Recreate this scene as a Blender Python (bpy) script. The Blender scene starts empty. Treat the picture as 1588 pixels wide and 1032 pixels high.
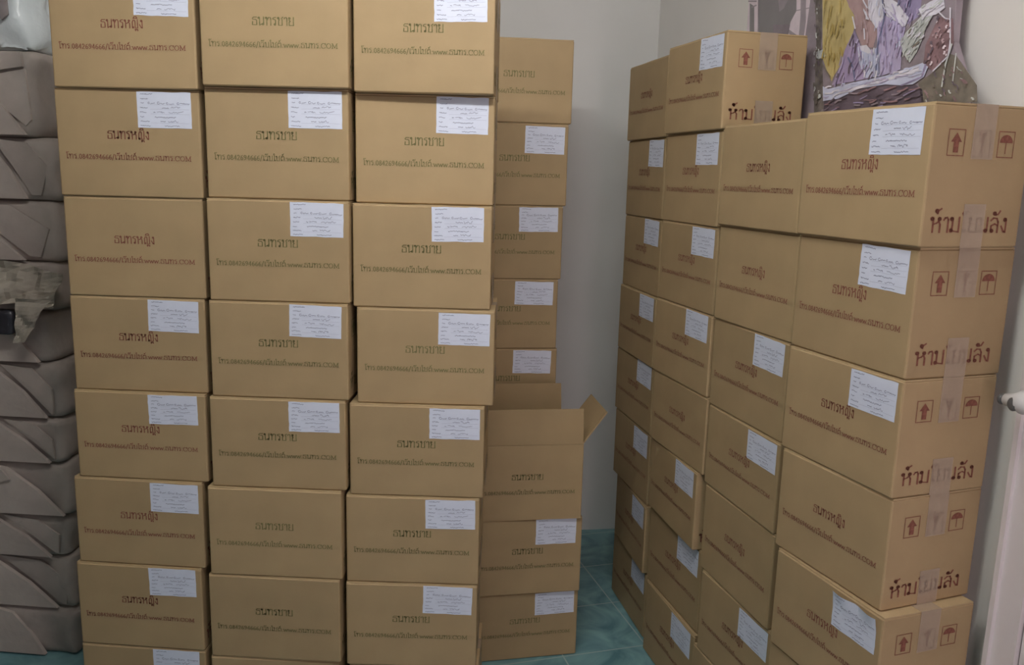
import bpy, bmesh, math, random
from mathutils import Vector, Matrix, noise

S = bpy.context.scene
COL = S.collection
random.seed(7)

# ------------------------------------------------------------------ camera
cd = bpy.data.cameras.new('camera')
cam = bpy.data.objects.new('camera', cd)
COL.objects.link(cam)
cd.sensor_fit = 'HORIZONTAL'
cd.sensor_width = 36.0
cd.lens = 1297.5 / 1588 * 36.0
cd.clip_start = 0.05
Rv = Vector((0.990418, -0.135772, 0.025277))
Uv = Vector((0.000561, 0.186977, 0.982364))
Fv = Vector((0.138103, 0.972937, -0.185261))
m = Matrix.Identity(4)
for i in range(3):
    m[i][0], m[i][1], m[i][2] = Rv[i], Uv[i], -Fv[i]
m[0][3], m[1][3], m[2][3] = 0.0, 0.0, 1.58265
cam.matrix_world = m
S.camera = cam

# ------------------------------------------------------------------ world, lights, exposure
S.view_settings.view_transform = 'Standard'
S.view_settings.look = 'None'
S.view_settings.gamma = 1.0
S.view_settings.use_curve_mapping = False
S.view_settings.exposure = 0.0
w = bpy.data.worlds.new('world')
S.world = w
w.use_nodes = True
w.node_tree.nodes['Background'].inputs[0].default_value = (0.62, 0.68, 0.80, 1)
w.node_tree.nodes['Background'].inputs[1].default_value = 0.30


def area(name, loc, target, sx, sy, power, col):
    l = bpy.data.lights.new(name, 'AREA')
    l.shape = 'RECTANGLE'
    l.size, l.size_y, l.energy, l.color = sx, sy, power, col
    o = bpy.data.objects.new(name, l)
    COL.objects.link(o)
    o.location = loc
    o.rotation_euler = (Vector(target) - Vector(loc)).to_track_quat('-Z', 'Y').to_euler()
    return o


TUBE_GLOW = 112.0   # the ceiling tube's own light (built with the lamp below)
area('window_light', (-0.55, -1.56, 1.75), (1.0, 2.0, 1.45), 0.95, 1.0, 3.4, (0.84, 0.92, 1.0))   # daylight through the window behind
area('pink_fill_light', (0.70, -0.25, 1.15), (1.20, 1.5, 1.0), 0.5, 1.6, 9.0, (1.0, 0.76, 0.80))  # added pinkish fill for the near carton ends and right wall


# ------------------------------------------------------------------ materials
def mat(name, col, rough=0.7, spec=0.3, var=0.0, scale=20.0, bump=0.0, bscale=60.0, objvar=0.0, stretch=None, alpha=1.0):
    M = bpy.data.materials.new(name)
    M.use_nodes = True
    nt = M.node_tree
    b = nt.nodes['Principled BSDF']
    b.inputs['Base Color'].default_value = (*col, 1)
    b.inputs['Roughness'].default_value = rough
    b.inputs['Specular IOR Level'].default_value = spec
    b.inputs['Alpha'].default_value = alpha
    tc = nt.nodes.new('ShaderNodeTexCoord')
    mp = nt.nodes.new('ShaderNodeMapping')
    if stretch:
        mp.inputs['Scale'].default_value = stretch
    nt.links.new(tc.outputs['Object'], mp.inputs['Vector'])
    if var:
        n = nt.nodes.new('ShaderNodeTexNoise')
        n.inputs['Scale'].default_value = scale
        n.inputs['Detail'].default_value = 5
        nt.links.new(mp.outputs[0], n.inputs['Vector'])
        r = nt.nodes.new('ShaderNodeMapRange')
        r.inputs[1].default_value, r.inputs[2].default_value = 0.3, 0.7
        r.inputs[3].default_value, r.inputs[4].default_value = 1 - var, 1 + var
        nt.links.new(n.outputs['Fac'], r.inputs[0])
        src = r.outputs[0]
        if objvar:
            oi = nt.nodes.new('ShaderNodeObjectInfo')
            r2 = nt.nodes.new('ShaderNodeMapRange')
            r2.inputs[3].default_value, r2.inputs[4].default_value = 1 - objvar, 1 + objvar
            nt.links.new(oi.outputs['Random'], r2.inputs[0])
            mm = nt.nodes.new('ShaderNodeMath')
            mm.operation = 'MULTIPLY'
            nt.links.new(src, mm.inputs[0])
            nt.links.new(r2.outputs[0], mm.inputs[1])
            src = mm.outputs[0]
        v = nt.nodes.new('ShaderNodeVectorMath')
        v.operation = 'SCALE'
        v.inputs[0].default_value = col
        nt.links.new(src, v.inputs['Scale'])
        nt.links.new(v.outputs[0], b.inputs['Base Color'])
    if bump:
        n2 = nt.nodes.new('ShaderNodeTexNoise')
        n2.inputs['Scale'].default_value = bscale
        n2.inputs['Detail'].default_value = 4
        nt.links.new(mp.outputs[0], n2.inputs['Vector'])
        bp = nt.nodes.new('ShaderNodeBump')
        bp.inputs['Strength'].default_value = bump
        bp.inputs['Distance'].default_value = 0.01
        nt.links.new(n2.outputs['Fac'], bp.inputs['Height'])
        nt.links.new(bp.outputs[0], b.inputs['Normal'])
    return M


CARD = mat('cardboard', (0.402, 0.293, 0.160), 0.62, 0.25, 0.05, 9, 0.12, 14, 0.04)
FLAP = mat('cardboard_flap', (0.46, 0.345, 0.195), 0.7, 0.2, 0.05, 14)
RED = mat('red_ink', (0.235, 0.095, 0.068), 0.7, 0.1, 0.25, 160)
GREEN = mat('green_ink', (0.185, 0.172, 0.078), 0.7, 0.1, 0.25, 160)
PAPER = mat('label_paper', (0.72, 0.77, 0.90), 0.55, 0.3, 0.03, 30)
INK = mat('label_ink', (0.27, 0.29, 0.40), 0.6, 0.2)
TAPE = mat('clear_tape', (0.62, 0.50, 0.38), 0.30, 0.5, 0.05, 40, 0.05, 60, alpha=0.42)
PLASTER = mat('plaster', (0.74, 0.74, 0.72), 0.8, 0.2, 0.03, 3, 0.04, 40)
CREAM = mat('cream_plaster', (0.80, 0.785, 0.75), 0.8, 0.2, 0.03, 3, 0.04, 40)
CEIL = mat('ceiling_white', (0.84, 0.84, 0.83), 0.8, 0.2, 0.02, 3)
BROWN = mat('low_bounce_brown', (0.16, 0.12, 0.09), 0.6, 0.3, 0.1, 8)  # unseen left and front walls, made dark to cut bounced light
WHITE = mat('white_paint', (0.74, 0.70, 0.70), 0.45, 0.4, 0.03, 6)
WRAP = mat('wrapping_paper', (0.46, 0.405, 0.365), 0.75, 0.2, 0.16, 7, 0.5, 16, 0.10)
WRAP2 = mat('wrapping_paper_fold', (0.52, 0.46, 0.415), 0.75, 0.2, 0.16, 7, 0.5, 16, 0.10)


def floor_mat():
    M = bpy.data.materials.new('teal_tile')
    M.use_nodes = True
    nt = M.node_tree
    b = nt.nodes['Principled BSDF']
    b.inputs['Roughness'].default_value = 0.22
    tc = nt.nodes.new('ShaderNodeTexCoord')
    mp = nt.nodes.new('ShaderNodeMapping')
    mp.inputs['Rotation'].default_value = (0, 0, math.radians(-8))
    nt.links.new(tc.outputs['Object'], mp.inputs[0])
    n = nt.nodes.new('ShaderNodeTexNoise')
    n.inputs['Scale'].default_value = 5
    n.inputs['Detail'].default_value = 7
    n.inputs['Distortion'].default_value = 1.6
    nt.links.new(mp.outputs[0], n.inputs['Vector'])
    cr = nt.nodes.new('ShaderNodeValToRGB')
    e = cr.color_ramp.elements
    e[0].position, e[0].color = 0.33, (0.10, 0.23, 0.26, 1)
    e[1].position, e[1].color = 0.70, (0.24, 0.45, 0.47, 1)
    nt.links.new(n.outputs['Fac'], cr.inputs[0])
    br = nt.nodes.new('ShaderNodeTexBrick')
    br.offset = 0
    br.inputs['Scale'].default_value = 1
    br.inputs['Brick Width'].default_value = 0.3
    br.inputs['Row Height'].default_value = 0.3
    br.inputs['Mortar Size'].default_value = 0.0025
    br.inputs['Mortar'].default_value = (0.34, 0.47, 0.48, 1)
    nt.links.new(mp.outputs[0], br.inputs['Vector'])
    nt.links.new(cr.outputs[0], br.inputs['Color1'])
    nt.links.new(cr.outputs[0], br.inputs['Color2'])
    nt.links.new(br.outputs['Color'], b.inputs['Base Color'])
    return M


# ------------------------------------------------------------------ mesh helpers
class MB:
    """collects faces with material slots into ONE mesh"""

    def __init__(s):
        s.v, s.f, s.mi, s.mats = [], [], [], []

    def slot(s, m):
        if m not in s.mats:
            s.mats.append(m)
        return s.mats.index(m)

    def add(s, verts, faces, m):
        b = len(s.v)
        k = s.slot(m)
        s.v += [tuple(x) for x in verts]
        for f in faces:
            s.f.append([b + i for i in f])
            s.mi.append(k)

    def box(s, x0, y0, z0, x1, y1, z1, m):
        V = [(x, y, z) for z in (z0, z1) for y in (y0, y1) for x in (x0, x1)]
        s.add(V, [(0, 2, 3, 1), (4, 5, 7, 6), (0, 1, 5, 4), (2, 6, 7, 3), (0, 4, 6, 2), (1, 3, 7, 5)], m)

    def mesh(s, name, smooth=False):
        me = bpy.data.meshes.new(name)
        me.from_pydata(s.v, [], s.f)
        for mm in s.mats:
            me.materials.append(mm)
        me.polygons.foreach_set('material_index', s.mi)
        if smooth:
            me.polygons.foreach_set('use_smooth', [True] * len(s.f))
        me.update()
        return me

    def build(s, name, parent=None, smooth=False):
        return link(name, s.mesh(name, smooth), parent)


def link(name, me, parent=None):
    o = bpy.data.objects.new(name, me)
    COL.objects.link(o)
    o.parent = parent
    return o


def empty(name, loc=(0, 0, 0), rz=0.0):
    o = bpy.data.objects.new(name, None)
    COL.objects.link(o)
    o.location = loc
    o.rotation_euler = (0, 0, rz)
    o.empty_display_size = 0.05
    return o


def tag(o, label, cat, group=None):
    o['label'] = label
    o['category'] = cat
    if group:
        o['group'] = group
    return o


def struct(o):
    o['kind'] = 'structure'
    return o


# hand-set looped Thai and serif Latin strokes: glyph = (advance, [polyline, ...], [loop centre, ...]); x height 1
def _c(*p):
    return list(p)


GLYPH = {
    'ธ': (.86, [_c((.16, .42), (.14, .04), (.70, .04), (.70, .55), (.58, .68), (.20, .70), (.14, .82), (.30, .96), (.74, .97))], []),
    'น': (.92, [_c((.22, .90), (.22, 0), (.40, .10), (.62, .20)), _c((.74, .12), (.74, 1))], [(.13, .88), (.66, .12)]),
    'ท': (.92, [_c((.24, .92), (.24, 0)), _c((.24, .55), (.48, .96), (.66, .96), (.76, .80), (.76, 0))], [(.14, .88)]),
    'ร': (.66, [_c((.46, .12), (.46, .58), (.36, .70), (.16, .72), (.12, .84), (.28, .95), (.52, .97))], [(.37, .11)]),
    'ห': (.96, [_c((.22, .92), (.22, 0)), _c((.22, .52), (.50, .60), (.66, .74)), _c((.66, .72), (.78, .50), (.78, 0))], [(.13, .88), (.70, .87)]),
    'ญ': (1.08, [_c((.20, .05), (.20, .70), (.34, .96), (.50, .94), (.58, .78), (.58, .02), (.92, .02), (.92, 1)),
                _c((.52, -.16), (.64, -.12), (.60, -.30), (.74, -.14), (.90, -.14), (.92, -.32))], [(.28, .10)]),
    'ง': (.66, [_c((.48, .85), (.48, .02), (.34, .06), (.10, .44))], [(.38, .87)]),
    'ช': (.84, [_c((.22, .84), (.26, .70), (.20, .50), (.20, .02), (.66, .02), (.66, .72), (.56, .84), (.78, 1.02))], [(.16, .88)]),
    'ซ': (.84, [_c((.22, .84), (.28, .66), (.20, .50), (.20, .02), (.66, .02), (.66, .72), (.56, .84), (.70, .90), (.82, 1.08))], [(.14, .88)]),
    'า': (.58, [_c((.08, .80), (.18, .95), (.34, .98), (.44, .84), (.44, 0))], []),
    'ย': (.88, [_c((.22, .84), (.14, .66), (.30, .52), (.16, .40), (.16, .02), (.72, .02), (.72, 1))], [(.20, .88)]),
    'โ': (.50, [_c((.20, .10), (.20, 1.0), (.06, 1.26), (.16, 1.42), (.30, 1.28), (.50, 1.44))], [(.28, .10)]),
    'ไ': (.46, [_c((.22, .10), (.22, 1.05), (.06, 1.30), (.14, 1.46), (.30, 1.34))], [(.30, .10)]),
    'เ': (.42, [_c((.18, 1.0), (.18, .12))], [(.26, .11)]),
    'ว': (.66, [_c((.48, .12), (.50, .78), (.40, .96), (.20, .97), (.08, .80))], [(.40, .11)]),
    'บ': (.90, [_c((.22, .92), (.22, .02), (.72, .02), (.72, 1))], [(.14, .88)]),
    'ต': (.90, [_c((.18, .02), (.14, .60), (.28, .95), (.44, .80), (.60, .96), (.74, .78), (.74, 0))], [(.30, .16)]),
    'ม': (.92, [_c((.22, .92), (.22, .14)), _c((.22, .10), (.74, .02), (.74, 1))], [(.14, .88), (.15, .12)]),
    'ล': (.88, [_c((.10, .80), (.30, .97), (.58, .94), (.70, .72), (.70, 0)), _c((.70, .46), (.44, .58), (.16, .44), (.16, .14))], [(.24, .11)]),
    'ิ': (0, [_c((-.74, 1.16), (-.60, 1.36), (-.34, 1.38), (-.20, 1.16), (-.74, 1.16))], []),
    '้': (0, [_c((-.56, 1.34), (-.46, 1.24), (-.42, 1.40), (-.18, 1.56))], [(-.52, 1.40)]),
    'ั': (0, [_c((-.56, 1.30), (-.44, 1.18), (-.26, 1.22), (-.10, 1.46))], [(-.54, 1.28)]),
    '็': (0, [_c((-.60, 1.16), (-.58, 1.36), (-.36, 1.38), (-.44, 1.22), (-.20, 1.20), (-.12, 1.48))], []),
    '์': (0, [_c((-.40, 1.30), (-.20, 1.52))], [(-.44, 1.24)]),
    'w': (.92, [_c((.06, .66), (.26, .02), (.46, .62), (.66, .02), (.86, .66)), _c((-.02, .66), (.16, .66)), _c((.78, .66), (.94, .66))], []),
    'C': (.94, [_c((.82, .78), (.70, .95), (.44, 1.0), (.18, .86), (.08, .50), (.18, .14), (.44, 0), (.70, .06), (.84, .22)), _c((.82, .66), (.82, 1.0))], []),
    'O': (1.0, [_c((.48, 1.0), (.20, .86), (.08, .50), (.20, .14), (.48, 0), (.76, .14), (.88, .50), (.76, .86), (.48, 1.0))], []),
    'M': (1.18, [_c((.16, 0), (.18, 1.0), (.56, .10), (.94, 1.0), (.96, 0)), _c((.02, 0), (.30, 0)), _c((.80, 0), (1.12, 0)), _c((.02, 1.0), (.20, 1.0)), _c((.92, 1.0), (1.12, 1.0))], []),
    '.': (.30, [_c((.10, .04), (.20, .04)), _c((.10, .09), (.20, .09))], []),
    ':': (.30, [_c((.10, .06), (.20, .06)), _c((.10, .60), (.20, .60))], []),
    '/': (.50, [_c((.04, -.16), (.42, 1.12))], []),
    '0': (.62, [_c((.30, 1), (.10, .78), (.10, .22), (.30, 0), (.50, .22), (.50, .78), (.30, 1))], []),
    '8': (.62, [_c((.30, 1), (.14, .84), (.18, .60), (.44, .46), (.50, .18), (.30, 0), (.10, .18), (.16, .46), (.42, .60), (.46, .84), (.30, 1))], []),
    '4': (.62, [_c((.40, 0), (.40, 1), (.06, .30), (.54, .30))], []),
    '2': (.62, [_c((.10, .78), (.26, 1), (.46, .84), (.42, .56), (.08, .02), (.54, .02))], []),
    '6': (.62, [_c((.46, .96), (.22, .80), (.10, .40), (.16, .08), (.36, 0), (.52, .24), (.40, .50), (.12, .40))], []),
    '9': (.62, [_c((.14, .04), (.38, .20), (.50, .60), (.44, .92), (.24, 1), (.08, .76), (.20, .50), (.48, .60))], []),
}


def text_data(body, width, height, thick=0.072, thin=0.042):
    """flat lettering: (verts, faces), x from 0 to width, baseline at 0, consonants HEIGHT tall"""
    V, F = [], []
    adv = sum(GLYPH[c][0] for c in body)
    kx, ky = width / adv, height
    x0 = 0.0
    for c in body:
        a, lines, loops = GLYPH[c]
        lines = list(lines)
        for cx, cy in loops:
            lines.append([(cx + .095 * math.cos(g), cy + .095 * math.sin(g)) for g in [2 * math.pi * k / 7 for k in range(8)]])
        for pl in lines:
            for (xa, ya), (xb, yb) in zip(pl, pl[1:]):
                dx, dy = xb - xa, yb - ya
                L = math.hypot(dx, dy)
                dx, dy = dx / L, dy / L
                h = thin + (thick - thin) * abs(dy)
                e = h * 0.6
                b = len(V)
                for sx, sy in ((-1, -1), (1, -1), (1, 1), (-1, 1)):
                    px = (xa if sx < 0 else xb) + dx * e * sx - dy * h * sy
                    py = (ya if sx < 0 else yb) + dy * e * sx + dx * h * sy
                    V.append(((x0 + px) * kx, py * ky))
                F.append((b, b + 1, b + 2, b + 3))
        x0 += a
    return V, F


# ------------------------------------------------------------------ the cartons
W, D, H = 0.3559, 0.2389, 0.25
TH = 0.0035
CARTON_NAME_W = text_data('ธนทรหญิง', 0.106, 0.0185)
CARTON_NAME_M = text_data('ธนทรชาย', 0.104, 0.0180)
CONTACT = text_data('โทร.0842694666/เว็บไซต์:www.ธนทร.COM', 0.312, 0.0110)
WARN = text_data('ห้ามโยนลัง', 0.190, 0.0265)
E = 0.0006


def put(mb, data, place, m):
    V, F = data
    mb.add([place(x, y) for x, y in V], F, m)


def frame_lines(mb, place, x0, y0, x1, y1, t, m):
    o = [(x0, y0), (x1, y0), (x1, y1), (x0, y1)]
    i = [(x0 + t, y0 + t), (x1 - t, y0 + t), (x1 - t, y1 - t), (x0 + t, y1 - t)]
    mb.add([place(*p) for p in o + i], [(k, (k + 1) % 4, 4 + (k + 1) % 4, 4 + k) for k in range(4)], m)


def prints(mb, ink, name_data, top=H):
    faces = [
        (lambda x, y: (x, -E, y), W), (lambda x, y: (W - x, D + E, y), W)]
    for pl, L in faces:
        put(mb, name_data, lambda x, y: pl(0.125 + x, 0.1360 + y), ink)
        put(mb, CONTACT, lambda x, y: pl(0.020 + x, 0.0880 + y), ink)
    for pl in (lambda x, y: (W + E, x, y), lambda x, y: (-E, D - x, y)):
        put(mb, WARN, lambda x, y: pl(0.019 + x, 0.028 + y), ink)
        for x0 in (0.038, 0.100, 0.158):
            frame_lines(mb, pl, x0, 0.160, x0 + 0.040, 0.206, 0.0016, ink)
        # upward arrow
        cx = 0.058
        mb.add([pl(cx - 0.006, 0.166), pl(cx + 0.006, 0.166), pl(cx + 0.006, 0.184), pl(cx + 0.013, 0.184), pl(cx, 0.200),
                pl(cx - 0.013, 0.184), pl(cx - 0.006, 0.184)], [(0, 1, 2, 6), (5, 6, 2, 3, 4)], ink)
        # glass
        cx = 0.120
        mb.add([pl(cx - 0.010, 0.202), pl(cx + 0.010, 0.202), pl(cx + 0.003, 0.184), pl(cx + 0.0015, 0.170), pl(cx + 0.008, 0.167),
                pl(cx - 0.008, 0.167), pl(cx - 0.0015, 0.170), pl(cx - 0.003, 0.184)], [(0, 7, 2, 1), (7, 6, 3, 2), (6, 5, 4, 3)], ink)
        # umbrella
        cx = 0.178
        dome = [pl(cx + 0.016 * math.cos(a), 0.186 + 0.014 * math.sin(a)) for a in [math.pi * k / 10 for k in range(11)]]
        mb.add(dome, [tuple(range(11))], ink)
        mb.add([pl(cx - 0.001, 0.167), pl(cx + 0.001, 0.167), pl(cx + 0.001, 0.187), pl(cx - 0.001, 0.187)], [(0, 1, 2, 3)], ink)


def outline(r=0.004, seg=2):
    pts = []
    for cx, cy, a0 in ((r, r, 180), (W - r, r, 270), (W - r, D - r, 0), (r, D - r, 90)):
        for k in range(seg + 1):
            a = math.radians(a0 + 90 * k / seg)
            pts.append((cx + r * math.cos(a), cy + r * math.sin(a)))
    return pts


def carton_body(ink, name_data):
    mb = MB()
    P = outline()
    n = len(P)
    z0, z1 = 0.0008, H - TH
    cx, cy = W / 2, D / 2
    Q = [(cx + (x - cx) * (1 - 0.0056 / W), cy + (y - cy) * (1 - 0.0056 / D)) for x, y in P]
    V = [(x, y, z0) for x, y in Q] + [(x, y, 0.0038) for x, y in P] + [(x, y, z1 - 0.0022) for x, y in P] + [(x, y, z1) for x, y in Q]
    F = [(k * n + i, k * n + (i + 1) % n, k * n + n + (i + 1) % n, k * n + n + i) for k in range(3) for i in range(n)]
    mb.add(V, F + [tuple(range(n - 1, -1, -1)), tuple(range(3 * n, 4 * n))], CARD)
    prints(mb, ink, name_data)
    return mb.mesh('carton_body')


def flap_mesh(back):
    mb = MB()
    g = 0.0012
    y0, y1 = (D / 2 + g, D - 0.0028) if back else (0.0028, D / 2 - g)
    nx = 8
    V, F = [], []
    for z in (H - TH, H - 0.0004):
        for y in (y0, y1):
            for i in range(nx + 1):
                dz = 0 if z < H - 0.001 else 0.0004 * math.sin(i * 1.7)
                V.append((0.0008 + (W - 0.0016) * i / nx, y, z + dz))
    k = nx + 1
    for i in range(nx):
        F += [(i, k + i, k + i + 1, i + 1), (2 * k + i, 2 * k + i + 1, 3 * k + i + 1, 3 * k + i),
              (i, i + 1, 2 * k + i + 1, 2 * k + i), (k + i, 3 * k + i, 3 * k + i + 1, k + i + 1)]
    F += [(0, 2 * k, 3 * k, k), (nx, k + nx, 3 * k + nx, 2 * k + nx)]
    mb.add(V, F, FLAP)
    return mb.mesh('top_flap')


def tape_mesh(bottom):
    mb = MB()
    y0, y1 = D * 0.40, D * 0.62
    e, t = 0.0011, 0.0005
    if bottom:
        path = [(-e, 0.075), (-e, 0.0003), (W + e, 0.0003), (W + e, 0.078)]
        pin = [(-e + t, 0.075), (-e + t, 0.0007), (W + e - t, 0.0007), (W + e - t, 0.078)]
    else:
        path = [(-e, H - 0.09), (-e, H + 0.0003), (W + e, H + 0.0003), (W + e, H - 0.094)]
        pin = [(-e + t, H - 0.09), (-e + t, H - 0.0002), (W + e - t, H - 0.0002), (W + e - t, H - 0.094)]
    V = [(x, y, z) for y in (y0, y1) for x, z in path + pin]
    F = []
    for i in range(3):
        F += [(i, i + 1, 9 + i, 8 + i), (4 + i, 12 + i, 13 + i, 5 + i), (i, 4 + i, 5 + i, i + 1), (8 + i, 9 + i, 13 + i, 12 + i)]
    F += [(0, 8, 12, 4), (3, 7, 15, 11)]
    mb.add(V, F, TAPE)
    return mb.mesh('packing_tape')


def label_mesh(seed, curl=0.0):
    """sheet in the x-z plane, origin at its middle, facing -y"""
    rnd = random.Random(seed)
    lw, lh = 0.133, 0.082
    nx, nz = 12, 8

    def off(u, v):  # how far the paper stands off the board
        o = 0.0007 + 0.0004 * noise.noise(Vector((u * 3, v * 3, seed * 7.1)))
        o += curl * (max(0, v - 0.45) ** 2) * (1.2 + math.sin(u * 9))
        return o

    def P(u, v, extra=0.0):
        x = (u - 0.5) * lw
        z = (v - 0.5) * lh
        z += 0.0012 * noise.noise(Vector((u * 5, v, seed * 3.3)))
        x += 0.0012 * noise.noise(Vector((u, v * 6, seed * 5.7)))
        return (x, -off(u, v) - extra, z)

    mb = MB()
    V = [P(i / nx, j / nz) for j in range(nz + 1) for i in range(nx + 1)]
    k = nx + 1
    mb.add(V, [(j * k + i, j * k + i + 1, (j + 1) * k + i + 1, (j + 1) * k + i) for j in range(nz) for i in range(nx)], PAPER)

    def stroke(pts, t):
        for (u0, v0), (u1, v1) in zip(pts, pts[1:]):
            dx, dv = (u1 - u0) * lw, (v1 - v0) * lh
            L = math.hypot(dx, dv) or 1e-6
            nxu, nvu = -dv / L * t / lw, dx / L * t / lh
            q = [P(u0 - nxu, v0 - nvu, 0.0003), P(u1 - nxu, v1 - nvu, 0.0003), P(u1 + nxu, v1 + nvu, 0.0003), P(u0 + nxu, v0 + nvu, 0.0003)]
            mb.add(q, [(0, 1, 2, 3)], INK)

    def scribble(u0, u1, v, amp, t, step=0.014):
        pts, u = [], u0
        while u < u1:
            pts.append((u, v + amp * rnd.uniform(-1, 1)))
            u += step * rnd.uniform(0.6, 1.4)
        if len(pts) > 1:
            stroke(pts, t)

    rows = [(0.93, [(0.07, 0.30)]), (0.80, [(0.07, 0.22)]), (0.68, [(0.07, 0.13), (0.86, 0.97)]), (0.56, [(0.06, 0.2), (0.46, 0.60)]),
            (0.43, [(0.05, 0.17), (0.30, 0.34)]), (0.30, [(0.05, 0.13), (0.32, 0.72)]), (0.18, [(0.05, 0.22), (0.42, 0.52)]),
            (0.06, [(0.05, 0.24), (0.5, 0.78)])]
    for v, parts in rows:
        for a, b in parts:
            scribble(a, b, v, 0.016, 0.0006, 0.010)
    for v in (0.66, 0.54, 0.41, 0.16):      # dotted fill-in lines
        u = 0.25
        while u < 0.95:
            stroke([(u, v - 0.02), (u + 0.012, v - 0.02)], 0.0003)
            u += 0.024
    for cx in (0.22, 0.40, 0.56, 0.76):     # handwriting: a loop then a run
        r = rnd.uniform(0.016, 0.026)
        stroke([(cx + r * math.cos(a), 0.69 + 1.5 * r * math.sin(a)) for a in [0.6 + k * 0.8 for k in range(8)]], 0.0006)
        scribble(cx + 0.03, cx + 0.13, 0.68, 0.018, 0.0006, 0.012)
    scribble(0.62, 0.80, 0.57, 0.04, 0.0005, 0.012)
    scribble(0.36, 0.50, 0.44, 0.03, 0.0005, 0.012)
    scribble(0.58, 0.86, 0.44, 0.03, 0.0005, 0.02)
    scribble(0.56, 0.76, 0.19, 0.035, 0.0005, 0.012)
    return mb.mesh('shipping_label')


BODY = {'red': carton_body(RED, CARTON_NAME_W), 'green': carton_body(GREEN, CARTON_NAME_M)}
FLAPS = [flap_mesh(False), flap_mesh(True)]
TAPES = [tape_mesh(False), tape_mesh(True)]
LABELS = [label_mesh(s) for s in range(4)]
CURLED = label_mesh(11, 0.012)

protos = {}
for colour in ('red', 'green'):
    r = empty('carton')
    link('carton_body', BODY[colour], r)
    for f in FLAPS:
        link('top_flap', f, r)
    for t in TAPES:
        link('packing_tape', t, r)
    protos[colour] = [r, False]


def carton(colour, x, y, z, rz, h, w, label, has_label, curl=False, lshift=(0, 0)):
    root, used = protos[colour]
    if not used:
        o = root
        protos[colour][1] = True
    else:
        o = root.copy()
        COL.objects.link(o)
        for ch in list(root.children):
            if ch.name.startswith('shipping_label'):
                continue
            c = ch.copy()
            COL.objects.link(c)
            c.parent = o
    o.location = (x, y, z)
    o.rotation_euler = (0, 0, rz)
    o.scale = (w, 1, h / H)
    tag(o, label, 'carton', 'brown cartons with %s print' % colour)
    todo.append((o, has_label == 1, curl, lshift))
    return o


todo = []
ORD = ['top', 'second', 'third', 'fourth', 'fifth', 'sixth', 'seventh', 'eighth']


def say(colour, r, has, where, n=8):
    pos = 'topmost' if r == 0 else ('lowest' if r == n - 1 else ORD[r] + ' from the top')
    a = ('unlabelled', 'white-labelled', 'brown')[has]
    return '%s %s-print carton, %s in the %s' % (a, colour, pos, where)


# front wall of cartons: (left x, front y, turn, bottom z, height, width factor), top row first
LEFT = [
    ('red', 'stack beside the paper bundles', [1, 1, 0, 1, 1, 1, 1, 1],
     [(-0.835, 2.2784, -0.1881, 1.767, 0.262, 1.017), (-0.8394, 2.2865, -0.1775, 1.502, 0.265, 1.026), (-0.8371, 2.2885, -0.1804, 1.2463, 0.2556, 1.0106),
      (-0.8395, 2.2897, -0.1889, 0.995, 0.2513, 1.0051), (-0.8446, 2.2845, -0.2055, 0.7531, 0.2419, 1.0037), (-0.8606, 2.2848, -0.2134, 0.5071, 0.246, 1.0011),
      (-0.8692, 2.2811, -0.2153, 0.2638, 0.2433, 0.9936), (-0.87, 2.2802, -0.212, 0.0, 0.2638, 0.9993)]),
    ('green', 'middle stack of the front three', [0, 1, 1, 1, 1, 0, 0, 2],
     [(-0.4636, 2.1882, -0.1704, 1.7764, 0.262, 1.0041), (-0.4644, 2.2074, -0.1723, 1.5071, 0.2693, 1.0015), (-0.4686, 2.2006, -0.1683, 1.2485, 0.2586, 1.0084),
      (-0.4728, 2.1989, -0.1821, 0.9957, 0.2528, 1.0095), (-0.4802, 2.1935, -0.1772, 0.7504, 0.2453, 1.0036), (-0.4942, 2.189, -0.1808, 0.5009, 0.2495, 1.0065),
      (-0.5012, 2.1898, -0.1918, 0.2581, 0.2428, 1.0089), (-0.5039, 2.1895, -0.1748, 0.0, 0.2581, 1.0)]),
    ('green', 'front stack beside the open carton', [1, 1, 1, 1, 1, 1, 1, 2],
     [(-0.1000, 2.1445, -0.1702, 1.771, 0.262, 0.958), (-0.0983, 2.1679, -0.1479, 1.5032, 0.2678, 0.9712), (-0.1068, 2.1564, -0.1556, 1.2396, 0.2636, 0.9865),
      (-0.0983, 2.1505, -0.1468, 0.9861, 0.2535, 0.997), (-0.1192, 2.1444, -0.1576, 0.7356, 0.2504, 0.9933), (-0.1306, 2.1413, -0.153, 0.488, 0.2477, 0.9995),
      (-0.1327, 2.1347, -0.1446, 0.244, 0.244, 0.9979), (-0.1260, 2.1385, -0.1513, 0.0, 0.244, 1.0)]),
]
for colour, where, has, rows in LEFT:
    for r, (x, y, a, z, h, wf) in enumerate(rows):
        carton(colour, x, y, z, a, h, wf, say(colour, r, has[r], where), has[r])

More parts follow.
